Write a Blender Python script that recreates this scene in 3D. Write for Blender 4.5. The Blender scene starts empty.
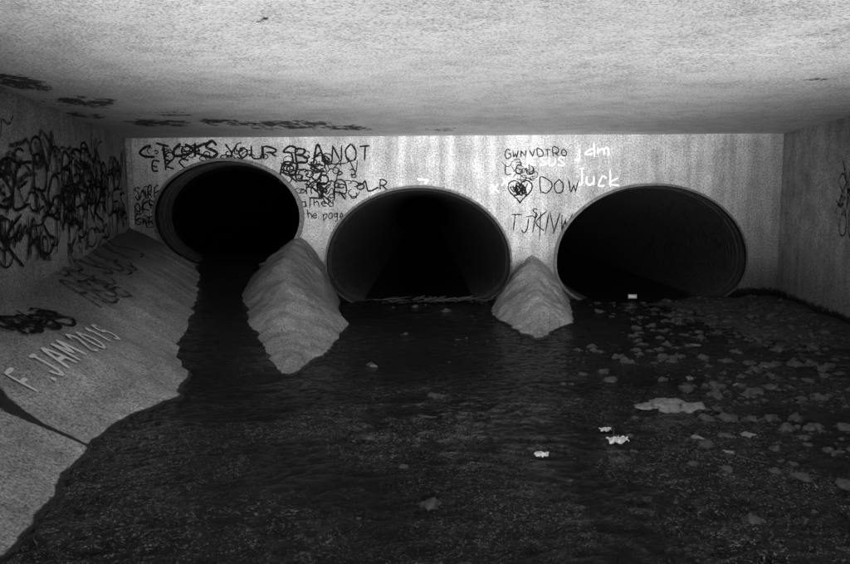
import bpy, bmesh, math, random
from mathutils import Vector, Matrix, noise
random.seed(7)
scene = bpy.context.scene
col = scene.collection
R = math.radians

def interp(tab, y):
    tab = sorted(tab)
    if y <= tab[0][0]: return tab[0][1]
    for (a, va), (b, vb) in zip(tab, tab[1:]):
        if y <= b:
            t = (y-a)/(b-a)
            return va+(vb-va)*t
    return tab[-1][1]

def N(x, y, z=0.0, s=1.0):
    return noise.noise(Vector((x*s, y*s, z*s)))

# ---------------------------------------------------------------- materials
def nn(nt, typ, **kw):
    n = nt.nodes.new(typ)
    for k, v in kw.items():
        setattr(n, k, v)
    return n

def mathn(nt, op, a, b=None, c=None, clamp=False):
    n = nt.nodes.new('ShaderNodeMath'); n.operation = op; n.use_clamp = clamp
    for i, v in enumerate((a, b, c)):
        if v is None: continue
        if isinstance(v, (int, float)): n.inputs[i].default_value = v
        else: nt.links.new(v, n.inputs[i])
    return n.outputs[0]

def noise_tex(nt, vec, scale, detail=4, rough=0.6, mscale=None):
    if mscale:
        m = nt.nodes.new('ShaderNodeMapping')
        nt.links.new(vec, m.inputs[0]); m.inputs['Scale'].default_value = mscale
        vec = m.outputs[0]
    n = nt.nodes.new('ShaderNodeTexNoise')
    n.inputs['Scale'].default_value = scale
    n.inputs['Detail'].default_value = detail
    n.inputs['Roughness'].default_value = rough
    nt.links.new(vec, n.inputs['Vector'])
    return n.outputs['Fac']

def newmat(name):
    m = bpy.data.materials.new(name); m.use_nodes = True
    nt = m.node_tree
    p = nt.nodes['Principled BSDF']
    return m, nt, p

def sstep(nt, v, lo, hi):
    n = nt.nodes.new('ShaderNodeMapRange'); n.interpolation_type = 'SMOOTHSTEP'
    nt.links.new(v, n.inputs[0])
    n.inputs[1].default_value = lo; n.inputs[2].default_value = hi
    return n.outputs[0]

def concrete(name, base, large=0.5, med=0.5, fine=1.2, streak=0.0, fs=75, bump=0.4, pits=True, attrs=True):
    m, nt, p = newmat(name)
    tc = nn(nt, 'ShaderNodeTexCoord').outputs['Object']
    n1 = noise_tex(nt, tc, 0.55, 3)
    n2 = noise_tex(nt, tc, 4.5, 6, 0.7)
    n3 = noise_tex(nt, tc, fs, 3, 0.9)
    v = mathn(nt, 'MULTIPLY_ADD', mathn(nt, 'SUBTRACT', n1, 0.5), large*2, 1.0)
    v = mathn(nt, 'MULTIPLY', v, mathn(nt, 'MULTIPLY_ADD', mathn(nt, 'SUBTRACT', n2, 0.5), med*2, 1.0))
    v = mathn(nt, 'MULTIPLY', v, mathn(nt, 'MAXIMUM', mathn(nt, 'MULTIPLY_ADD', mathn(nt, 'SUBTRACT', n3, 0.5), fine*2, 1.0), 0.15))
    if streak:
        n4 = noise_tex(nt, tc, 1.0, 5, 0.65, (5.0, 5.0, 0.35))
        v = mathn(nt, 'MULTIPLY', v, mathn(nt, 'MULTIPLY_ADD', mathn(nt, 'SUBTRACT', n4, 0.5), streak*2, 1.0))
    if pits:
        n5 = noise_tex(nt, tc, 17, 3, 0.6)
        pit = sstep(nt, n5, 0.66, 0.72)
        v = mathn(nt, 'MULTIPLY', v, mathn(nt, 'MULTIPLY_ADD', pit, -0.45, 1.0))
    v = mathn(nt, 'MULTIPLY', v, base)
    rough = None
    if attrs:
        a = nn(nt, 'ShaderNodeAttribute', attribute_name='stain').outputs['Fac']
        nz = noise_tex(nt, tc, 5, 6, 0.8, (1.0, 0.6, 1.0))
        s = mathn(nt, 'ADD', mathn(nt, 'MULTIPLY', a, 0.30), nz)
        mask = sstep(nt, s, 0.735, 0.79)
        v = mathn(nt, 'MULTIPLY', v, mathn(nt, 'MULTIPLY_ADD', mask, -0.9, 1.0))
        w = nn(nt, 'ShaderNodeAttribute', attribute_name='wet').outputs['Fac']
        nz2 = noise_tex(nt, tc, 7, 6, 0.7)
        s2 = mathn(nt, 'ADD', w, mathn(nt, 'MULTIPLY_ADD', nz2, 0.9, -0.45))
        wm = sstep(nt, s2, 0.40, 0.62)
        v = mathn(nt, 'MULTIPLY', v, mathn(nt, 'MULTIPLY_ADD', wm, -0.92, 1.0))
        g = nn(nt, 'ShaderNodeAttribute', attribute_name='dark_tone').outputs['Fac']
        gm = mathn(nt, 'MULTIPLY', g, mathn(nt, 'MULTIPLY_ADD', n2, 0.9, 0.5), clamp=True)
        v = mathn(nt, 'MULTIPLY', v, mathn(nt, 'MULTIPLY_ADD', gm, -0.75, 1.0))
        rough = mathn(nt, 'MULTIPLY_ADD', wm, -0.4, 0.9)
    cmb = nn(nt, 'ShaderNodeCombineColor')
    v = mathn(nt, 'MINIMUM', v, 0.88)
    for i in range(3): nt.links.new(v, cmb.inputs[i])
    nt.links.new(cmb.outputs[0], p.inputs['Base Color'])
    p.inputs['Roughness'].default_value = 0.9
    if rough is not None: nt.links.new(rough, p.inputs['Roughness'])
    p.inputs['Specular IOR Level'].default_value = 0.2
    b = nn(nt, 'ShaderNodeBump'); b.inputs['Strength'].default_value = bump; b.inputs['Distance'].default_value = 0.02
    h = mathn(nt, 'ADD', mathn(nt, 'MULTIPLY', n2, 1.0), mathn(nt, 'MULTIPLY', n3, 0.35))
    nt.links.new(h, b.inputs['Height']); nt.links.new(b.outputs[0], p.inputs['Normal'])
    return m

def plain(name, v, rough=0.7, metal=0.0, var=0.4, scale=25, spec=0.3):
    m, nt, p = newmat(name)
    tc = nn(nt, 'ShaderNodeTexCoord').outputs['Object']
    n = noise_tex(nt, tc, scale, 4, 0.7)
    x = mathn(nt, 'MULTIPLY', mathn(nt, 'MULTIPLY_ADD', mathn(nt, 'SUBTRACT', n, 0.5), var*2, 1.0), v)
    cmb = nn(nt, 'ShaderNodeCombineColor')
    for i in range(3): nt.links.new(x, cmb.inputs[i])
    nt.links.new(cmb.outputs[0], p.inputs['Base Color'])
    p.inputs['Roughness'].default_value = rough
    p.inputs['Metallic'].default_value = metal
    p.inputs['Specular IOR Level'].default_value = spec
    return m

def spray(name, v, thr=0.40, soft=0.12):
    m, nt, p = newmat(name)
    tc = nn(nt, 'ShaderNodeTexCoord').outputs['Object']
    p.inputs['Base Color'].default_value = (v, v, v, 1)
    p.inputs['Roughness'].default_value = 0.8
    p.inputs['Specular IOR Level'].default_value = 0.1
    n = noise_tex(nt, tc, 22, 5, 0.8)
    a = sstep(nt, n, thr-soft, thr+soft)
    nt.links.new(a, p.inputs['Alpha'])
    return m

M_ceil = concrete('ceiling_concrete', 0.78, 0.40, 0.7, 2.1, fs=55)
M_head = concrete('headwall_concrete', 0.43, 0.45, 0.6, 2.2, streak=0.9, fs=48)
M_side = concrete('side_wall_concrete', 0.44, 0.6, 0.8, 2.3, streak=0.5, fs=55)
M_slope = concrete('slope_concrete', 0.37, 0.7, 0.9, 2.3, fs=60, bump=0.7)
M_pipe = plain('corrugated_steel', 0.06, 0.6, 0.0, 1.3, 14, 0.2)
M_cap = plain('pipe_depth_black', 0.003, 0.9, 0.0, 0.5, 14, 0.0)  # near-black colour stands in for the darkness deep in the pipes
M_rim = plain('pipe_rim_steel', 0.20, 0.5, 0.0, 1.2, 30)
M_rock = plain('wet_rock', 0.06, 0.4, 0.0, 1.4, 60)
M_pale = plain('pale_stone', 0.22, 0.8, 0.0, 1.4, 40)
M_paper = plain('paper', 0.75, 0.9, 0.0, 0.2, 30)
M_twig = plain('twig_bark', 0.08, 0.8, 0.0, 1.2, 40)
M_tin = plain('tin', 0.6, 0.35, 0.1, 0.8, 50, 0.5)
M_blk = spray('black_spray_paint', 0.012, 0.36, 0.10)
M_fade = spray('faded_black_spray_paint', 0.03, 0.46, 0.12)
M_wht = spray('white_spray_paint', 0.88, 0.28, 0.12)

# water
def water_mat(name, strength, dist, sc=1.0):
    m, nt, p = newmat(name)
    tc = nn(nt, 'ShaderNodeTexCoord').outputs['Object']
    p.inputs['Roughness'].default_value = 0.05
    p.inputs['IOR'].default_value = 1.33
    p.inputs['Specular IOR Level'].default_value = 0.55
    v2 = noise_tex(nt, tc, 30*sc, 5, 0.75)
    wv = nt.nodes.new('ShaderNodeTexNoise')
    wv.inputs['Scale'].default_value = 9*sc; wv.inputs['Detail'].default_value = 5
    wv.inputs['Roughness'].default_value = 0.6; wv.inputs['Distortion'].default_value = 2.0
    nt.links.new(tc, wv.inputs['Vector'])
    rid = mathn(nt, 'ABSOLUTE', mathn(nt, 'SUBTRACT', wv.outputs['Fac'], 0.5))
    b = nn(nt, 'ShaderNodeBump'); b.inputs['Strength'].default_value = strength; b.inputs['Distance'].default_value = dist
    nt.links.new(mathn(nt, 'ADD', v2, mathn(nt, 'MULTIPLY', rid, -1.2)), b.inputs['Height']); nt.links.new(b.outputs[0], p.inputs['Normal'])
    # ripple glints painted into the water colour as pale lines and specks
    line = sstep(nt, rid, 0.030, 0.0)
    glint_specks = sstep(nt, noise_tex(nt, tc, 75, 3, 0.9), 0.48, 0.60)
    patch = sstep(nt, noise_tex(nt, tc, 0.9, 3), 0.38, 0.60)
    c = mathn(nt, 'MULTIPLY_ADD', mathn(nt, 'MULTIPLY', mathn(nt, 'MULTIPLY', line, glint_specks), patch), 0.55, 0.004)
    c = mathn(nt, 'ADD', c, mathn(nt, 'MULTIPLY', mathn(nt, 'MULTIPLY', glint_specks, patch), 0.05))
    # foreground water painted brighter: the glints fade out toward the pipes
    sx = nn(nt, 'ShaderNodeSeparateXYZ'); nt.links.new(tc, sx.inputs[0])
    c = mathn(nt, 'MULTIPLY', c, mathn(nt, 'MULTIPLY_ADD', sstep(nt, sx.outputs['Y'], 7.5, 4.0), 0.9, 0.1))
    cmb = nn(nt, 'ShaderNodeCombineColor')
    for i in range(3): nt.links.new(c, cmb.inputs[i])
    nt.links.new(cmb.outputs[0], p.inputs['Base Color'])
    return m
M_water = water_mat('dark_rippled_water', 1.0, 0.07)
M_bed = concrete('wet_gravel', 0.05, 0.6, 0.9, 3.0, fs=45, bump=1.0, attrs=False)

# ---------------------------------------------------------------- mesh helpers
def mkobj(name, verts, faces, mats, smooth=False, matidx=None, parent=None):
    me = bpy.data.meshes.new(name)
    me.from_pydata([tuple(v) for v in verts], [], faces)
    if not isinstance(mats, (list, tuple)): mats = [mats]
    for m in mats: me.materials.append(m)
    if matidx:
        for i, p in enumerate(me.polygons): p.material_index = matidx[i]
    if smooth:
        for p in me.polygons: p.use_smooth = True
    me.update()
    o = bpy.data.objects.new(name, me); col.objects.link(o)
    if parent: o.parent = parent
    return o

def grid(nu, nv, f):
    vs = [f(i/nu, j/nv) for i in range(nu+1) for j in range(nv+1)]
    fs = []
    for i in range(nu):
        for j in range(nv):
            a = i*(nv+1)+j
            fs.append((a, a+nv+1, a+nv+2, a+1))
    return vs, fs

def set_attr(o, name, fn):
    at = o.data.attributes.new(name, 'FLOAT', 'POINT')
    for i, v in enumerate(o.data.vertices):
        at.data[i].value = fn(v.co)

def sm(a, b, x):
    t = max(0, min(1, (x-a)/(b-a))); return t*t*(3-2*t)

# ---------------------------------------------------------------- layout
YW = 10.0; ZC = 2.31; YM = 0.0
def XL(y): return -4.15+0.21*(YW-y)
def XR(y): return 5.0-0.168*(YW-y)

stains = [(-1.5, 8.5, 0.95, 0.9, 1), (-0.9, 8.8, 0.6, .6, 1), (-3.0, 6.4, .5, .6, 1), (-3.0, 8.1, .6, .7, 1), (-3.0, 5.3, .35, .8, 1),
          (-2.2, 8.1, .6, .7, .95), (-2.5, 7.3, .4, .5, .9), (2.9, 5.4, .25, .14, 1), (-3.5, 7.4, .4, .5, .9), (.2, 9.1, .5, .4, .8)]
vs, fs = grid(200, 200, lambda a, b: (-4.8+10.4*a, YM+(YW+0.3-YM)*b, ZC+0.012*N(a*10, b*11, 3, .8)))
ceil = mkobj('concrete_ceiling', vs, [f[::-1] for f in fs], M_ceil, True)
def st(co):
    s = 0
    for cx, cy, rx, ry, k in stains:
        d = math.hypot((co.x-cx)/rx, (co.y-cy)/ry)
        s = max(s, k*(1-sm(0.3, 1.1, d)))
    for x0, y0, x1, y1 in ((-1.7, 3.2, -.75, 3.9), (-.75, 3.9, .1, 4.8), (-.35, 3.1, -1.2, 4.1), (1.2, 4.6, 2.1, 5.2)):
        dx, dy = x1-x0, y1-y0; L = dx*dx+dy*dy
        t = max(0, min(1, ((co.x-x0)*dx+(co.y-y0)*dy)/L))
        d = math.hypot(co.x-x0-t*dx+.04*N(co.x, co.y, 0, 4), co.y-y0-t*dy)
        s = max(s, .62*(1-sm(0, .06, d)))
    return s
set_attr(ceil, 'stain', st)
set_attr(ceil, 'wet', lambda c: 0)
set_attr(ceil, 'dark_tone', lambda c: min(.9, .55*sm(1.0, 3.2, -c.x)+.25*sm(2.0, 4.5, c.x)+.10*sm(4, 8, c.y)))  # ceiling darker toward both sides, slightly toward the back
vs = [(-5.2, YM, ZC+.03), (5.8, YM, ZC+.03), (5.8, YW+.4, ZC+.03), (-5.2, YW+.4, ZC+.03)]
vs += [(x, y, ZC+.5) for x, y, z in vs]
body = mkobj('deck_slab_body', vs, [(0, 3, 2, 1), (4, 5, 6, 7), (0, 1, 5, 4), (1, 2, 6, 5), (2, 3, 7, 6), (3, 0, 4, 7)], M_side, parent=ceil)

def prof(cx, zt, zb, zw, a, n=96, eu=2.0, el=2.5, off=0.0):
    pts = []
    for i in range(n):
        t = 2*math.pi*i/n
        c, s = math.cos(t), math.sin(t)
        e = eu if s >= 0 else el
        h = (zt-zw) if s >= 0 else (zw-zb)
        x = (a+off)*math.copysign(abs(c)**(2/e), c)
        z = (h+off)*math.copysign(abs(s)**(2/e), s)
        pts.append((cx+x, zw+z))
    return pts
PIPES = [dict(cx=-2.73, zt=1.98, zb=.50, zw=1.22, a=1.0, eu=2.0, el=2.1),
         dict(cx=-0.09, zt=1.60, zb=-.14, zw=.56, a=1.29, eu=2.0, el=2.4),
         dict(cx=3.18, zt=1.61, zb=-.14, zw=.56, a=1.33, eu=2.0, el=2.4)]

bm = bmesh.new()
def loop(pts, y):
    v = [bm.verts.new((x, y, z)) for x, z in pts]
    return [bm.edges.new((v[i], v[(i+1) % len(v)])) for i in range(len(v))]
outer = []
for i in range(20): outer.append((-4.15+i*9.15/20, -.5))
for i in range(10): outer.append((5.0, -.5+i*2.85/10))
for i in range(20): outer.append((5.0-i*9.15/20, 2.35))
for i in range(10): outer.append((-4.15, 2.35-i*2.85/10))
ed = loop(outer, YW)
for P in PIPES: ed += loop(prof(**P, off=0.012), YW)
bmesh.ops.triangle_fill(bm, use_beauty=True, use_dissolve=False, edges=ed)
bmesh.ops.recalc_face_normals(bm, faces=bm.faces)
for _ in range(2):
    bmesh.ops.subdivide_edges(bm, edges=[e for e in bm.edges if e.calc_length() > .2], cuts=2, use_grid_fill=True)
me = bpy.data.meshes.new('concrete_headwall'); bm.to_mesh(me); bm.free(); me.materials.append(M_head)
head = bpy.data.objects.new('concrete_headwall', me); col.objects.link(head)
set_attr(head, 'stain', lambda c: 0)
set_attr(head, 'wet', lambda c: 0.8*(1-sm(0.05, .3, c.z)))
def hg(c):
    g = 0.9*(1-sm(0.2, 0.9, c.z))
    g = max(g, .6*(1-sm(.9, 1.7, c.z)) if c.x < -3.2 else 0)
    g = max(g, .3*sm(3.6, 4.8, c.x))
    return g
set_attr(head, 'dark_tone', hg)  # damp, darker base; also darker toward the right end

def box(v, f, x0, x1, y0, y1, z0, z1):
    b = len(v)
    v += [(x0, y0, z0), (x1, y0, z0), (x1, y1, z0), (x0, y1, z0), (x0, y0, z1), (x1, y0, z1), (x1, y1, z1), (x0, y1, z1)]
    f += [tuple(b+i for i in q) for q in ((0, 3, 2, 1), (4, 5, 6, 7), (0, 1, 5, 4), (1, 2, 6, 5), (2, 3, 7, 6), (3, 0, 4, 7))]
v, f = [], []
for x in (1.72, 3.36, 4.0): box(v, f, x, x+.012, YW-.006, YW+.01, 1.2 if x < 2 else 1.62, 2.31)
box(v, f, -4.14, -4.07, YW-.03, YW+.01, .95, 2.31)
mkobj('form_seams', v, f, M_head, parent=head)

for k, P in enumerate(PIPES):
    vs, fs, mi = [], [], []
    n = 72
    ys = []
    y = YW-0.03
    while y < 34: ys.append(y); y += 0.0275
    for yy in ys:
        d = yy-YW
        o = 0.020*math.cos(d*2*math.pi/0.11)-0.020
        o *= min(1, max(0, (d)/0.1))
        for x, z in prof(**P, n=n, off=o): vs.append((x, yy, z))
    for r in range(len(ys)-1):
        for i in range(n):
            a = r*n+i; b = r*n+(i+1) % n
            fs.append((a, b, b+n, a+n)); mi.append(0)
    c = len(vs); vs.append((P['cx'], ys[-1], P['zw']))
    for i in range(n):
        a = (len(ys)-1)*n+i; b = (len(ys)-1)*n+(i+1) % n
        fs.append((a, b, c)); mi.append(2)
    pj = (.16, .09, .09)[k]; th = (.04, .03, .03)[k]
    r0 = len(vs)
    for x, z in prof(**P, n=n, off=0.0): vs.append((x+.004*N(x, z, 3, 3), YW-pj, z+.006*N(x, z, 1, 3)))
    for x, z in prof(**P, n=n, off=th): vs.append((x, YW-pj, z+.006*N(x, z, 1, 3)))
    for x, z in prof(**P, n=n, off=th): vs.append((x, YW+0.02, z))
    for x, z in prof(**P, n=n, off=0.0): vs.append((x, YW-0.03, z))
    for i in range(n):
        j = (i+1) % n
        fs.append((r0+i, r0+j, r0+n+j, r0+n+i)); mi.append(1)
        fs.append((r0+n+i, r0+n+j, r0+2*n+j, r0+2*n+i)); mi.append(1)
        fs.append((r0+i, r0+j, r0+3*n+j, r0+3*n+i)); mi.append(0)
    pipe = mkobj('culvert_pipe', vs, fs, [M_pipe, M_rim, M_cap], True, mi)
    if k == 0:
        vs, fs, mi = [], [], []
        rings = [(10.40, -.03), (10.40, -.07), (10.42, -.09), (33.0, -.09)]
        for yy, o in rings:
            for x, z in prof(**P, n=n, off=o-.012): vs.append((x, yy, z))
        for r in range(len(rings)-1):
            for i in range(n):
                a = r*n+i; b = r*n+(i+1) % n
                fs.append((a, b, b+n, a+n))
        mkobj('inner_liner', vs, fs, [M_cap], False, parent=pipe)  # liner coloured near-black for the pipe's dark interior

def wall(fx, name, gr):
    def g(a, b):
        y = YM+(YW+.05-YM)*a; z = -.5+(ZC+.53)*b
        return (fx(y)+0.008*N(y, z, 9, 2.0), y, z)
    vs, fs = grid(160, 50, g)
    o = mkobj(name, vs, fs, M_side, True)
    set_attr(o, 'stain', lambda c: 0); set_attr(o, 'wet', lambda c: 0.7*(1-sm(.05, .3, c.z)))
    set_attr(o, 'dark_tone', gr)  # wall darker toward the bottom
    s = math.copysign(.35, fx(5))
    v = [(fx(YM)+s*.05, YM, -.5), (fx(YW)+s*.05, YW+.05, -.5), (fx(YW)+s, YW+.05, -.5), (fx(YM)+s, YM, -.5)]
    v += [(x, y, ZC+.02) for x, y, z in v]
    f = [(0, 3, 2, 1), (4, 5, 6, 7), (0, 1, 5, 4), (1, 2, 6, 5), (2, 3, 7, 6), (3, 0, 4, 7)]
    mkobj('wall_body', v, f, M_side, parent=o)
    return o
wl = wall(XL, 'concrete_side_wall', lambda c: .5*(1-sm(.7, 1.3, c.z))+.2)
wr = wall(XR, 'concrete_side_wall', lambda c: .7*(1-sm(.1, 1.0, c.z)))

# ---------------------------------------------------------------- slope left
def zs(y): return 0.5*max(0, min(1.1, (y-5.7)/4.3))**1.35
BANK = [(-1, -1.35), (0, -1.40), (2.9, -1.66), (3.6, -1.86), (4.3, -1.90), (5.0, -1.80), (5.66, -1.86), (6.3, -2.22), (7.2, -2.43), (8.3, -2.62), (9.3, -2.95), (10, -3.12), (11, -3.1)]
TOP = [(-1, .35), (0, .38), (2.9, .50), (5.3, .68), (7.5, .86), (10, 1.07)]
def bankx(y): return interp(BANK, y)+.06*N(y, 0, 0, 2.3)+.04*N(y, 3, 0, 7)
def slope_z(x, y):
    xb = bankx(y); xw = XL(y)
    t = (xb-x)/(xb-xw)
    zb = zs(y)
    zt = interp(TOP, y)
    if t < 0: return zb+t*0.6
    tt = t**1.12
    return zb+(zt-zb)*tt + 0.05*math.sin(math.pi*min(1, t))*sm(4.5, 7.5, y)
def slope_n(x, y): return 0.034*N(x, y, 0, 1.3)+0.010*N(x, y, 4, 5)
def g(a, b):
    y = YM+(YW+.02-YM)*a
    xb = bankx(y)+.30; xw = XL(y)-.03
    x = xb+(xw-xb)*b
    return (x, y, slope_z(x, y)+slope_n(x, y))
vs, fs = grid(360, 80, g)
slope = mkobj('concrete_slope', vs, [f[::-1] for f in fs], M_slope, True)
def swet(c):
    wl_ = zs(c.y)
    w = 1-sm(0.0, 0.035, c.z-wl_-.005)
    yc = 4.00-0.6*(c.x+2.3)**2+.06*math.sin(c.x*9)
    wd = .02+.11*sm(1.9, 2.8, -c.x)
    s = 1-sm(wd*.2, wd*1.9, abs(c.y-yc)) if c.x < -1.8 else 0
    s *= 0.8
    return max(w, s)
set_attr(slope, 'wet', swet)
set_attr(slope, 'stain', lambda c: 0)
set_attr(slope, 'dark_tone', lambda c: min(1, max(0, .8*sm(.3, .9, (interp(BANK, c.y)-c.x)/(interp(BANK, c.y)-XL(c.y))))*(.4+.6*sm(4, 6, c.y))+.25*sm(6, 9, c.y)))  # slope darker up toward the side wall and toward the headwall

def mound(L, Rr, RID, y0, mi_y, ex):
    def g(a, b):
        y = y0+(mi_y-y0)*a
        def it(tab, k):
            T = [(p[0], p[k]) for p in tab]
            return sum(interp(T, min(y0, max(mi_y, y+d)))*w for d, w in ((-.35, .2), (-.17, .2), (0, .2), (.17, .2), (.35, .2)))
        xl, zl, xr, zr, xc, zc = it(L, 1), it(L, 2), it(Rr, 1), it(Rr, 2), it(RID, 1), it(RID, 2)
        t = b*2-1
        if t < 0:
            x = xc+(xl-xc)*(-t); zz = zc+(zl-zc)*((-t)**ex)
        else:
            x = xc+(xr-xc)*t; zz = zc+(zr-zc)*(t**ex)
        x += .05*N(y, t, 2, 1.6)+.03*N(y, t, 5, 6)
        return (x, y, zz+0.07*N(x, y, 1, 1.4)*sm(10, 9.5, y)+0.03*N(x, y, 6, 3.5)*sm(10, 9.7, y)+0.012*N(x, y, 4, 9))
    vs, fs = grid(150, 64, g)
    return mkobj('concrete_mound', vs, [f[::-1] for f in fs], M_slope, True)
m1 = mound([(10.02, -2.42, .36), (9.3, -2.52, .20), (8.2, -2.24, .08), (7.2, -1.95, .0), (6.3, -1.60, -.05), (5.6, -1.25, -.08), (5.3, -1.1, -.1)],
           [(10.02, -1.22, -.05), (9.0, -1.00, -.08), (8.05, -.82, -.08), (6.9, -.78, -.08), (6.2, -.84, -.08), (5.6, -.95, -.08), (5.3, -1.05, -.1)],
           [(10.02, -1.76, .94), (9.6, -1.76, .88), (9.0, -1.76, .74), (8.2, -1.66, .54), (7.2, -1.44, .31), (6.3, -1.22, .12), (5.6, -1.1, -.03), (5.3, -1.06, -.12)], 10.02, 5.3, 1.5)
set_attr(m1, 'wet', lambda c: 1-sm(.0, .035, c.z-(zs(c.y) if c.x < -1.7 else 0)))
set_attr(m1, 'stain', lambda c: 0); set_attr(m1, 'dark_tone', lambda c: .35*sm(7.5, 9.5, c.y)+.35*sm(1.5, 2.2, -c.x))  # mound darker toward the headwall and to the left
m2 = mound([(10.02, 1.02, -.06), (9.2, .80, -.08), (8.4, .78, -.08), (7.7, .86, -.08), (7.1, 1.0, -.09), (6.8, 1.1, -.1)],
           [(10.02, 2.08, -.06), (9.2, 2.02, -.08), (8.3, 1.82, -.08), (7.6, 1.55, -.08), (7.1, 1.28, -.09), (6.8, 1.18, -.1)],
           [(10.02, 1.53, .66), (9.7, 1.50, .61), (9.2, 1.46, .51), (8.2, 1.32, .28), (7.5, 1.22, .11), (7.0, 1.14, -.04), (6.8, 1.14, -.11)], 10.02, 6.8, 1.5)
set_attr(m2, 'wet', lambda c: 1-sm(.0, .035, c.z)); set_attr(m2, 'stain', lambda c: 0)
set_attr(m2, 'dark_tone', lambda c: .35*sm(8.5, 10, c.y))  # darker toward the headwall

# ---------------------------------------------------------------- bed + water
def bedz(x, y):
    r = sm(1.0, 4.2, x)
    z = -.11+0.18*r*sm(1.5, 8.0, y)*.9
    z += .035*N(x, y, 0, 1.7)+.02*N(x, y, 7, 5)+.018*N(x, y, 3, 14)
    return z
def g(a, b):
    x = -4.6+10.2*a; y = YM+(YW+1.2-YM)*b
    z = bedz(x, y)
    if y > YW-.1: z = min(z, -.05)
    if x < -1.2: z = min(z, -.08)
    return (x, y, z)
vs, fs = grid(300, 340, g)
bed = mkobj('gravel_bed', vs, fs, M_bed, True)
def rip(x, y):
    wx = x+.12*N(x, y, 5, 2.1); wy = y+.12*N(x, y, 9, 2.1)
    a = 1-2*abs(N(wx*4.5, wy*6.0, 1)); b = 1-2*abs(N(wx*10, wy*13, 4))
    k = .35+.65*sm(-.25, .35, N(x, y, 2, .55))
    return (.014*a+.008*b)*k
ny = 620; nx = 470; vs = []; fs = []
yt = [YM+10.0*(j/560) if j <= 560 else 10+23.5*((j-560)/60)**1.5 for j in range(ny+1)]
for i in range(nx+1):
    x = -4.3+9.6*i/nx
    for y in yt:
        near = y > 2.2 and y < 10
        vs.append((x, y, rip(x, y) if near and x > -3 else 0.0))
for i in range(nx):
    xc_ = -4.3+9.6*(i+.5)/nx
    for j in range(ny):
        yc_ = (yt[j]+yt[j+1])/2
        if yc_ > YW-.02 and not (-1.30 < xc_ < 1.12 or 1.9 < xc_ < 4.45): continue
        if xc_ < -2.9+ (0 if yc_ > 5 else .6): continue
        a = i*(ny+1)+j
        fs.append((a, a+ny+1, a+ny+2, a+1))
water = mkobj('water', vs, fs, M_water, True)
CH = [(12.5, -3.5, -2.0), (10.2, -3.35, -2.1), (9.3, -3.1, -2.35), (8.3, -2.8, -2.1), (7.2, -2.6, -1.75), (6.3, -2.4, -1.4), (5.4, -2.1, -1.0)]
def g(a, b):
    y = 12.5+(5.5-12.5)*a
    l = interp([(c[0], c[1]) for c in CH], y); r = interp([(c[0], c[2]) for c in CH], y)
    x = l+(r-l)*b
    return (x, y, zs(y)+.022+.5*rip(x, y)+(0.0 if y > 5.9 else -(5.9-y)*.12)+ (0.06 if y > 10.0 else 0.02*sm(9, 10, y)*3))
vs, fs = grid(300, 40, g)
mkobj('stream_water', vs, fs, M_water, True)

# ---------------------------------------------------------------- rocks
def ico(sub=2):
    b = bmesh.new(); bmesh.ops.create_icosphere(b, subdivisions=sub, radius=1)
    v = [x.co.copy() for x in b.verts]; b.verts.ensure_lookup_table()
    f = [tuple(x.index for x in fc.verts) for fc in b.faces]; b.free(); return v, f
IV, IF = ico(2); IV3, IF3 = ico(3)
def rock_into(V, F, x, y, z, sx, sy, sz, seed, hi=False):
    b = len(V); rot = Matrix.Rotation(random.random()*6.28, 3, 'Z')
    for v in (IV3 if hi else IV):
        d = 1+.6*noise.noise(v*1.3+Vector((seed, 0, 0)))+.35*noise.noise(v*3+Vector((0, seed, 0)))
        p = rot @ Vector((v.x*sx*d, v.y*sy*d, v.z*sz*d))
        V.append((x+p.x, y+p.y, z+p.z))
    F += [tuple(b+i for i in fc) for fc in (IF3 if hi else IF)]
V, F = [], []
cnt = 0
while cnt < 1500:
    y = random.uniform(2.6, 9.7); x = random.uniform(-.6, XR(y)-.1)
    if random.random() > .03+.97*sm(0.6, 3.0, x)*sm(2, 5, y): continue
    if 6.8 < y and .8 < x < 2.1: continue
    s = random.choice([.008, .01, .01, .012, .015, .018, .022, .03, .045]) * random.uniform(.8, 1.3)
    z = max(bedz(x, y), 0)
    rock_into(V, F, x, y, z, s*1.2, s, s*.7, random.random()*99, s > .02); cnt += 1
mkobj('river_rocks', V, F, M_rock, True)
V, F = [], []
for x, y, s in [(1.67, 4.77, .12), (1.82, 4.72, .08), (1.52, 4.74, .07), (1.72, 4.84, .07), (2.62, 6.75, .05), (1.62, 4.1, .03), (1.70, 3.85, .03), (1.95, 4.15, .035), (2.1, 5.5, .03), (-.45, 6.0, .03), (2.9, 5.9, .04), (2.4, 5.3, .03)]:
    rock_into(V, F, x, y, max(bedz(x, y), 0)+.008, s*1.25, s*.9, s*.28, random.random()*99, True)
mkobj('pale_flat_stones', V, F, M_pale, True)

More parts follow.
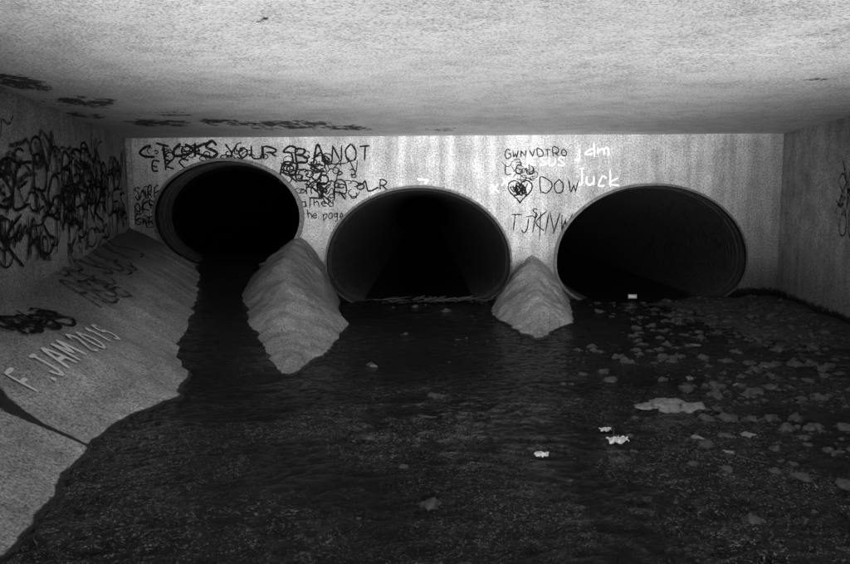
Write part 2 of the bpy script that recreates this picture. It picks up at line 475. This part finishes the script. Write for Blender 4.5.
V, F = [], []
def stick(p, q, r):
    b = len(V); d = (Vector(q)-Vector(p)).normalized(); s = d.orthogonal().normalized(); t = d.cross(s)
    m = (Vector(p)+Vector(q))/2+s*random.uniform(-.02, .02)
    for c, rr in ((Vector(p), r), (m, r*.85), (Vector(q), r*.5)):
        for i in range(5):
            a = i*6.283/5; w = c+s*math.cos(a)*rr+t*math.sin(a)*rr; V.append(tuple(w))
    for k in range(2):
        for i in range(5):
            F.append((b+k*5+i, b+k*5+(i+1) % 5, b+k*5+5+(i+1) % 5, b+k*5+5+i))
def leaf(x, y, z, s):
    b = len(V); a = random.random()*6.28
    for (u, w, h) in ((-1, 0, 0), (-.3, .5, .25), (.5, .4, .1), (1.1, 0, .2), (.5, -.45, .3), (-.3, -.5, .1)):
        V.append((x+s*(u*math.cos(a)-w*math.sin(a)), y+s*(u*math.sin(a)+w*math.cos(a)), z+s*h))
    F.append((b, b+1, b+2, b+3)); F.append((b, b+3, b+4, b+5))
for i in range(60):
    x = random.gauss(.1, .42); x = max(-.85, min(.95, x)); y = 9.85+random.gauss(0, .07); a = random.gauss(0, .5)
    l = random.uniform(.05, .28)
    stick((x, y, .015+random.random()*.05), (x+l*math.cos(a), y+l*math.sin(a)*.5, .02+random.random()*.07), random.uniform(.003, .008))
for i in range(160):
    x = random.gauss(.1, .45); x = max(-.9, min(1.0, x)); leaf(x, 9.85+random.gauss(0, .12), .01+random.random()*.035, random.uniform(.02, .05))
for i in range(260):
    y = random.uniform(2.8, 9); x = random.uniform(0.2, XR(y)-.1)
    leaf(x, y, max(bedz(x, y), 0)+.012, random.uniform(.006, .02))
for i in range(16):
    y = random.uniform(3.2, 9); x = random.uniform(0.8, XR(y)-.3); a = random.random()*6.28; l = random.uniform(.06, .2); z = max(bedz(x, y), 0)+.015
    stick((x, y, z), (x+l*math.cos(a), y+l*math.sin(a), z+.01), .003)
mkobj('leaf_and_twig_debris', V, F, M_twig)

def lathe(name, pr, mat, loc, rot, n=20):
    vs, fs = [], []
    for r, h in pr:
        for i in range(n):
            a = 6.28319*i/n; vs.append((r*math.cos(a), r*math.sin(a), h))
    for k in range(len(pr)-1):
        for i in range(n):
            fs.append((k*n+i, k*n+(i+1) % n, (k+1)*n+(i+1) % n, (k+1)*n+i))
    o = mkobj(name, vs, fs, mat, True); o.location = loc; o.rotation_euler = rot; return o
lathe('tin_can', [(0, 0), (.028, 0), (.033, .006), (.033, .012), (.031, .02), (.031, .1), (.033, .108), (.030, .115), (.027, .112), (0, .112)], M_tin, (2.82, 9.75, .08), (R(90), 0, R(80)))
def paper(loc, s, name):
    def g(a, b):
        r = 1+.35*N(math.atan2(b-.5, a-.5), 0, loc[0], 2)
        x = (a-.5)*s*r; y = (b-.5)*s*.8*r
        return (loc[0]+x+.02*N(a, b, 1, 3), loc[1]+y, loc[2]+s*.45*abs(N(a, b, loc[0], 3.2))+s*.2*N(a, b, 5, 8))
    v, f = grid(14, 14, g); return mkobj(name, v, f, M_paper)
paper((1.12, 4.02, .020), .10, 'crumpled_paper')
paper((1.10, 4.22, .020), .06, 'crumpled_paper')
paper((.64, 3.80, .018), .07, 'crumpled_paper')

# ---------------------------------------------------------------- graffiti
G = {
 'A': [[(0, 0), (.5, 1), (1, 0)], [(.2, .4), (.85, .42)]],
 'B': [[(0, 0), (0, 1), (.7, .85), (.6, .55), (0, .5)], [(0, .5), (.9, .4), (.8, .05), (0, 0)]],
 'C': [[(.95, .85), (.5, 1), (.05, .55), (.3, .05), (.95, .12)]],
 'D': [[(.05, 0), (.05, 1), (.8, .8), (.95, .35), (.6, .02), (.05, 0)]],
 'E': [[(.9, 1), (0, .95), (0, 0), (.9, .02)], [(0, .5), (.7, .52)]],
 'F': [[(.95, 1), (.05, .97)], [(.05, .97), (0, 0)], [(0, .5), (.75, .55)]],
 'G': [[(.9, .85), (.4, 1), (0, .5), (.3, 0), (.9, .1), (.9, .45), (.5, .45)]],
 'H': [[(0, 0), (.05, 1)], [(.9, 0), (.9, 1)], [(0, .5), (.9, .5)]],
 'I': [[(.5, 0), (.5, 1)]],
 'J': [[(.3, 1), (1, 1)], [(.7, 1), (.7, .15), (.35, 0), (0, .25)]],
 'K': [[(0, 0), (.05, 1)], [(.9, 1), (.05, .45), (.95, 0)]],
 'L': [[(.05, 1), (0, 0), (.8, .03)]],
 'M': [[(0, 0), (.1, 1)], [(.1, 1), (.5, .35)], [(.5, .35), (.9, 1)], [(.9, 1), (1, 0)]],
 'N': [[(0, 0), (.05, 1)], [(.05, 1), (.85, 0)], [(.85, 0), (.9, 1)]],
 'O': [[(.5, 1), (.05, .6), (.2, .05), (.8, .05), (.95, .6), (.5, 1)]],
 'P': [[(0, 0), (.05, 1), (.8, .85), (.7, .5), (0, .45)]],
 'R': [[(0, 0), (.05, 1), (.8, .85), (.7, .5), (0, .45)], [(.3, .45), (.9, 0)]],
 'S': [[(.9, .85), (.4, 1), (.05, .75), (.5, .5), (.9, .25), (.5, 0), (0, .12)]],
 'T': [[(0, 1), (1, .97)], [(.5, 1), (.48, 0)]],
 'U': [[(0, 1), (.05, .2), (.5, 0), (.9, .2), (.95, 1)]],
 'V': [[(0, 1), (.5, 0)], [(.5, 0), (1, 1)]],
 'W': [[(0, 1), (.25, 0)], [(.25, 0), (.5, .6)], [(.5, .6), (.75, 0)], [(.75, 0), (1, 1)]],
 'X': [[(0, 1), (1, 0)], [(1, 1), (0, 0)]],
 'Y': [[(0, 1), (.5, .5), (.5, 0)], [(1, 1), (.5, .5)]],
 'Z': [[(0, 1), (.95, 1), (0, 0), (1, .05)]],
 'a': [[(.85, .55), (.4, .62), (.05, .3), (.35, 0), (.8, .15), (.85, .6), (.9, 0)]],
 'c': [[(.85, .5), (.4, .6), (.05, .3), (.4, 0), (.9, .1)]],
 'd': [[(.8, .5), (.35, .6), (.05, .28), (.35, 0), (.8, .15)], [(.85, 1), (.85, 0)]],
 'e': [[(.1, .3), (.85, .35), (.5, .62), (.05, .3), (.4, 0), (.9, .1)]],
 'g': [[(.8, .5), (.35, .6), (.05, .3), (.4, .05), (.8, .2), (.85, .6), (.8, -.3), (.2, -.35)]],
 'h': [[(0, 1), (.05, 0)], [(.05, .4), (.5, .6), (.8, .4), (.85, 0)]],
 'j': [[(.6, .6), (.6, -.2), (.2, -.3)], [(.6, .85), (.65, .8)]],
 'k': [[(0, 1), (.05, 0)], [(.8, .6), (.05, .25), (.9, 0)]],
 'l': [[(.4, 1), (.4, 0)]],
 'm': [[(0, .6), (.05, 0)], [(.05, .4), (.3, .6), (.5, .4), (.5, 0)], [(.5, .4), (.75, .6), (.95, .4), (.95, 0)]],
 'p': [[(0, .6), (.05, -.35)], [(0, .5), (.6, .62), (.85, .3), (.5, 0), (.05, .1)]],
 't': [[(.4, .9), (.4, .1), (.8, 0)], [(.05, .6), (.8, .6)]],
 'u': [[(.05, .6), (.1, .1), (.5, 0), (.8, .2)], [(.85, .6), (.9, 0)]],
 '0': [[(.5, 1), (.1, .6), (.2, .05), (.75, .05), (.9, .6), (.5, 1)]],
 '1': [[(.3, .8), (.55, 1)], [(.55, 1), (.5, 0)]],
 '2': [[(.05, .8), (.5, 1), (.85, .7), (.05, 0)], [(.05, 0), (.95, .03)]],
 '5': [[(.9, 1), (.2, 1)], [(.2, 1), (.15, .55), (.7, .6), (.85, .25), (.5, 0), (.05, .1)]],
 '.': [[(.3, 0), (.5, .08)]],
}
def catmull(p, sub=6):
    if len(p) < 3:
        return [tuple(p[0][k]+(p[-1][k]-p[0][k])*i/4 for k in (0, 1)) for i in range(5)]
    q = [p[0]]+list(p)+[p[-1]]; out = []
    for i in range(1, len(q)-2):
        for s in range(sub):
            t = s/sub
            out.append(tuple(.5*(2*q[i][k]+(-q[i-1][k]+q[i+1][k])*t+(2*q[i-1][k]-5*q[i][k]+4*q[i+1][k]-q[i+2][k])*t*t+(-q[i-1][k]+3*q[i][k]-3*q[i+1][k]+q[i+2][k])*t**3) for k in (0, 1)))
    out.append(tuple(p[-1])); return out

class Tag:
    def __init__(s, surf): s.surf = surf; s.V = []; s.F = []; s.n = 0
    def stroke(s, pts, w, curve=True):
        pts = catmull(pts) if curve else pts
        P = [Vector(p) for p in pts]; b = len(s.V); s.n += 1
        off = .004+.0004*(s.n % 14)
        for i, p in enumerate(P):
            d = (P[min(i+1, len(P)-1)]-P[max(i-1, 0)])
            if d.length < 1e-6: d = Vector((1, 0))
            d.normalize(); nrm = Vector((-d.y, d.x))
            e = 1.0 if 0 < i < len(P)-1 else .55
            ww = w*.5*e*random.uniform(.8, 1.2)
            s.V.append(s.surf(p.x+nrm.x*ww, p.y+nrm.y*ww, off)); s.V.append(s.surf(p.x-nrm.x*ww, p.y-nrm.y*ww, off))
        for i in range(len(P)-1): s.F.append((b+2*i, b+2*i+1, b+2*i+3, b+2*i+2))
    def text(s, t, x, y, h, adv, w, slant=0, ang=0, jit=.06, wd=.75, bob=0.0):
        ca, sa = math.cos(ang), math.sin(ang); cx = 0
        for ch in t:
            if ch != ' ':
                k = random.uniform(1-bob, 1+bob); dy = random.gauss(0, bob*.3)*h; rot = random.gauss(0, bob*.5)
                for pl in G[ch]:
                    q = []
                    for (a, b) in pl:
                        a += random.gauss(0, jit*.6)+rot*(b-.5); b += random.gauss(0, jit*.6)
                        lx = cx+a*adv*wd*k+b*h*slant; ly = b*h*k+dy
                        q.append((x+lx*ca-ly*sa, y+lx*sa+ly*ca))
                    s.stroke(q, w)
            cx += adv*random.uniform(.93, 1.07)*(.6 if ch == '.' else 1)
    def scribble(s, x, y, sx, sy, n, w):
        q = []
        for i in range(n):
            t = i/(n-1)
            q.append((x+sx*(t-.5)+random.gauss(0, .18)*sy, y+sy*random.uniform(-.5, .5)))
        s.stroke(q, w)
    def curl(s, x, y, r, w):
        a0 = random.random()*6.28; tw = random.uniform(3.5, 8)*random.choice((-1, 1)); n = 11
        sq = random.uniform(.5, 1)
        s.stroke([(x+r*(1-.6*i/n)*math.cos(a0+tw*i/n), y+sq*r*(1-.6*i/n)*math.sin(a0+tw*i/n)) for i in range(n)], w)
    def done(s, name, mat, parent=None): return mkobj(name, s.V, s.F, mat, parent=parent)

head_s = lambda a, b, o: (a, YW-.004-o, b)
def left_s(a, b, o): return (XL(a)+.008*N(a, b, 9, 2.0)+o+.006, a, b)
def right_s(a, b, o): return (XR(a)+.008*N(a, b, 9, 2.0)-o-.006, a, b)
def slope_s(a, b, o):
    x = -b; y = a
    return (x, y, slope_z(x, y)+slope_n(x, y)+.010+o)

t = Tag(head_s)
t.text('CTOK', -3.97, 2.02, .21, .25, .038, jit=.14, wd=.95, bob=.15)
t.text('S', -3.05, 2.04, .20, .22, .04, jit=.1, wd=.9)
t.text('YOUR', -2.78, 2.02, .17, .19, .026, jit=.12, wd=.9, bob=.15)
t.text('EKS', -3.78, 1.86, .15, .17, .026, jit=.14, bob=.15)
t.text('NOT', -1.28, 1.98, .21, .19, .024, bob=.08)
t.text('SBA', -1.98, 1.94, .24, .20, .030, jit=.14, wd=.95, bob=.2)
t.text('RES', -1.98, 1.72, .24, .20, .026, jit=.14, wd=.95, bob=.2)
t.text('SKR', -1.62, 1.45, .24, .18, .024, jit=.14, wd=.95, bob=.2)
for i in range(30): t.curl(random.uniform(-1.95, -1.15), random.uniform(1.55, 2.14), random.uniform(.04, .12), random.uniform(.012, .024))
for i in range(9): t.curl(random.uniform(-1.35, -.95), random.uniform(1.45, 1.9), random.uniform(.04, .1), random.uniform(.012, .022))
for i in range(20): t.curl(random.uniform(-3.9, -2.1), random.uniform(2.0, 2.17), random.uniform(.03, .09), random.uniform(.012, .022))
for i in range(6): t.scribble(random.uniform(-3.8, -2.2), random.uniform(2.0, 2.17), .25, .16, 6, .016)
for i in range(10): t.scribble(random.uniform(-1.75, -1.1), random.uniform(1.5, 2.05), .25, .25, 6, .016)
t.scribble(-.78, 1.63, .35, .14, 7, .022)
t.curl(-.9, 1.62, .07, .02); t.curl(-1.0, 1.5, .06, .018)
t.text('R', -.62, 1.58, .13, .14, .02)
t.done('graffiti_lettering', M_blk)
t = Tag(head_s)
t.text('SNRE', -4.05, 1.50, .13, .09, .018, jit=.2, bob=.2); t.text('OKB', -4.05, 1.30, .14, .10, .020, jit=.2, bob=.2)
t.text('EAR', -4.05, 1.12, .12, .09, .018, jit=.2, bob=.2)
for i in range(8): t.curl(random.uniform(-4.02, -3.82), random.uniform(1.1, 1.65), .07, .014)
t.text('alhed', -1.73, 1.34, .12, .095, .015, jit=.09, bob=.15); t.text('the page', -1.72, 1.18, .12, .075, .014, jit=.09, bob=.15)
t.done('graffiti_lettering', M_blk)
t = Tag(head_s)
t.text('GWNVDTRO', 1.12, 2.00, .11, .112, .015, ang=.03, bob=.1, jit=.08)
t.text('LGO', 1.13, 1.78, .14, .14, .015, bob=.1)
t.text('DOW', 1.62, 1.52, .20, .20, .017, bob=.1)
t.text('TJKNW', 1.18, .98, .26, .185, .016, slant=.15, bob=.15, jit=.1)
t.stroke([(1.62, .85), (1.63, 1.25)], .015)
t.text('S', 1.52, 1.18, .12, .1, .014)
for i in range(5): t.scribble(random.uniform(1.15, 1.5), random.uniform(1.68, 1.95), .3, .14, 6, .010)
for i in range(6): t.curl(random.uniform(1.1, 1.7), random.uniform(1.7, 1.95), .06, .010)
t.done('graffiti_lettering', M_blk)
t = Tag(head_s)
hx, hz = 1.34, 1.56
hp = [(hx+.17*math.sin(a)**3, hz+.0105*(13*math.cos(a)-5*math.cos(2*a)-2*math.cos(3*a)-math.cos(4*a))*1.05) for a in [6.2832*i/28 for i in range(29)]]
t.stroke(hp, .018, False)
for i in range(8): t.scribble(hx+random.gauss(0, .02), hz+random.gauss(0, .03), .15, .16, 7, .015)
t.done('graffiti_heart', M_blk)
t = Tag(head_s)
t.text('jdm', 2.06, 2.02, .17, .19, .028, bob=.12, jit=.1)
t.text('JESUS', 1.36, 1.90, .12, .13, .020, bob=.15, jit=.1)
t.text('uck', 2.26, 1.60, .22, .17, .028, bob=.12, jit=.1); t.text('J', 2.14, 1.62, .22, .12, .028)
t.text('X', .93, 1.52, .13, .14, .028); t.text('X', 1.08, 1.62, .12, .12, .022)
t.stroke([(-.1, 1.72), (.05, 1.70), (.0, 1.66)], .03)
t.done('graffiti_lettering', M_wht)

t = Tag(left_s)
for i, (w, y, z, h, a) in enumerate([('SERG', 5.2, 1.35, .42, .40), ('KASM', 5.3, .98, .36, .42), ('BESO', 6.9, 1.62, .36, .38), ('NERK', 6.9, 1.22, .34, .40), ('SAD', 8.4, 1.62, .32, .36), ('ROES', 8.3, 1.30, .28, .36),
                     ('SNAKE', 3.9, 1.2, .5, .34), ('DEAD', 2.6, 1.5, .4, .34)]):
    t.text(w, y, z, h, a, .030, jit=.11, wd=.95, slant=.2, bob=.15)
for i in range(24):
    y = random.uniform(4.2, 9.6); t.scribble(y, random.uniform(1.1, 1.75)+.03*(y-4), random.uniform(.3, .9), random.uniform(.2, .5), random.randint(4, 9), random.uniform(.015, .03))
for i in range(34):
    y = random.uniform(4.2, 9.8); t.curl(y, random.uniform(1.05, 1.95), random.uniform(.1, .28), random.uniform(.015, .03))
t.done('graffiti_lettering', M_blk)
t = Tag(left_s)
for i in range(44):
    y = random.uniform(4.2, 9.6); t.scribble(y, random.uniform(.95, 2.1), random.uniform(.3, .9), random.uniform(.2, .5), random.randint(4, 9), random.uniform(.02, .05))
t.done('graffiti_lettering', M_fade)
t = Tag(lambda a, b, o: right_s(15.4-a, b, o))
t.text('SR', 7.35, 1.35, .35, .28, .022, jit=.1); t.text('OE', 7.45, 1.0, .3, .26, .022, jit=.1)
for i in range(4): t.scribble(7.6, 1.3+random.random()*.4, .4, .4, 6, .02)
t.done('graffiti_lettering', M_fade)

t = Tag(slope_s)
t.text('F.JAM', 4.28, 2.40, .20, .17, .027, wd=.66, ang=.05, jit=.03)
t.text('2015', 5.14, 2.46, .19, .17, .027, wd=.66, ang=.08, jit=.03)
t.done('graffiti_lettering', M_wht)
t = Tag(slope_s)
t.text('SUCKS', 7.3, 3.25, .40, .34, .028, jit=.09, ang=.15)
t.text('REB', 6.3, 2.95, .3, .30, .03, jit=.12)
t.text('TRUE', 7.0, 3.75, .3, .3, .028, jit=.1, ang=.1)
for i in range(8): t.curl(random.uniform(6.3, 8.3), random.uniform(3.1, 3.6), .18, .024)
t.done('graffiti_lettering', M_fade)
t = Tag(slope_s)
t.text('BOS', 4.9, 2.78, .20, .24, .030, jit=.14, wd=1.0)
for i in range(4): t.scribble(random.uniform(4.9, 5.5), random.uniform(2.78, 2.95), .4, .14, 7, .020)
for i in range(8): t.curl(random.uniform(4.8, 5.7), random.uniform(2.78, 2.95), .1, .022)
t.done('graffiti_lettering', M_blk)

# ---------------------------------------------------------------- light
w = bpy.data.worlds.new('World'); scene.world = w; w.use_nodes = True
nt = w.node_tree; bg = nt.nodes['Background']
sky = nt.nodes.new('ShaderNodeTexSky'); sky.sky_type = 'NISHITA'; sky.sun_disc = False
sky.sun_elevation = R(8); sky.sun_rotation = R(180)
bw = nt.nodes.new('ShaderNodeRGBToBW')
nt.links.new(sky.outputs[0], bw.inputs[0]); nt.links.new(bw.outputs[0], bg.inputs[0])
bg.inputs[1].default_value = 0.15
sd = bpy.data.lights.new('sun_for_flash', 'SUN'); sd.energy = 11.5; sd.angle = R(30); sd.color = (1, 1, 1)  # broad upward-pointing lamp added in place of a camera flash
so = bpy.data.objects.new('sun_for_flash', sd); col.objects.link(so)
so.rotation_euler = (R(90+12), 0, R(0)); so.location = (0, -5, 1)

# ---------------------------------------------------------------- camera
cd = bpy.data.cameras.new('camera'); cam = bpy.data.objects.new('camera', cd); col.objects.link(cam)
cd.lens = 30; cd.sensor_width = 36; cd.clip_start = .05; cd.clip_end = 200
M = Matrix.Translation((0, 0, 1.43)) @ Matrix.Rotation(R(90-6.6), 4, 'X') @ Matrix.Rotation(R(-.4), 4, 'Z')
cam.matrix_world = M
scene.camera = cam
scene.view_settings.view_transform = 'Standard'
scene.view_settings.look = 'None'
scene.view_settings.exposure = 0
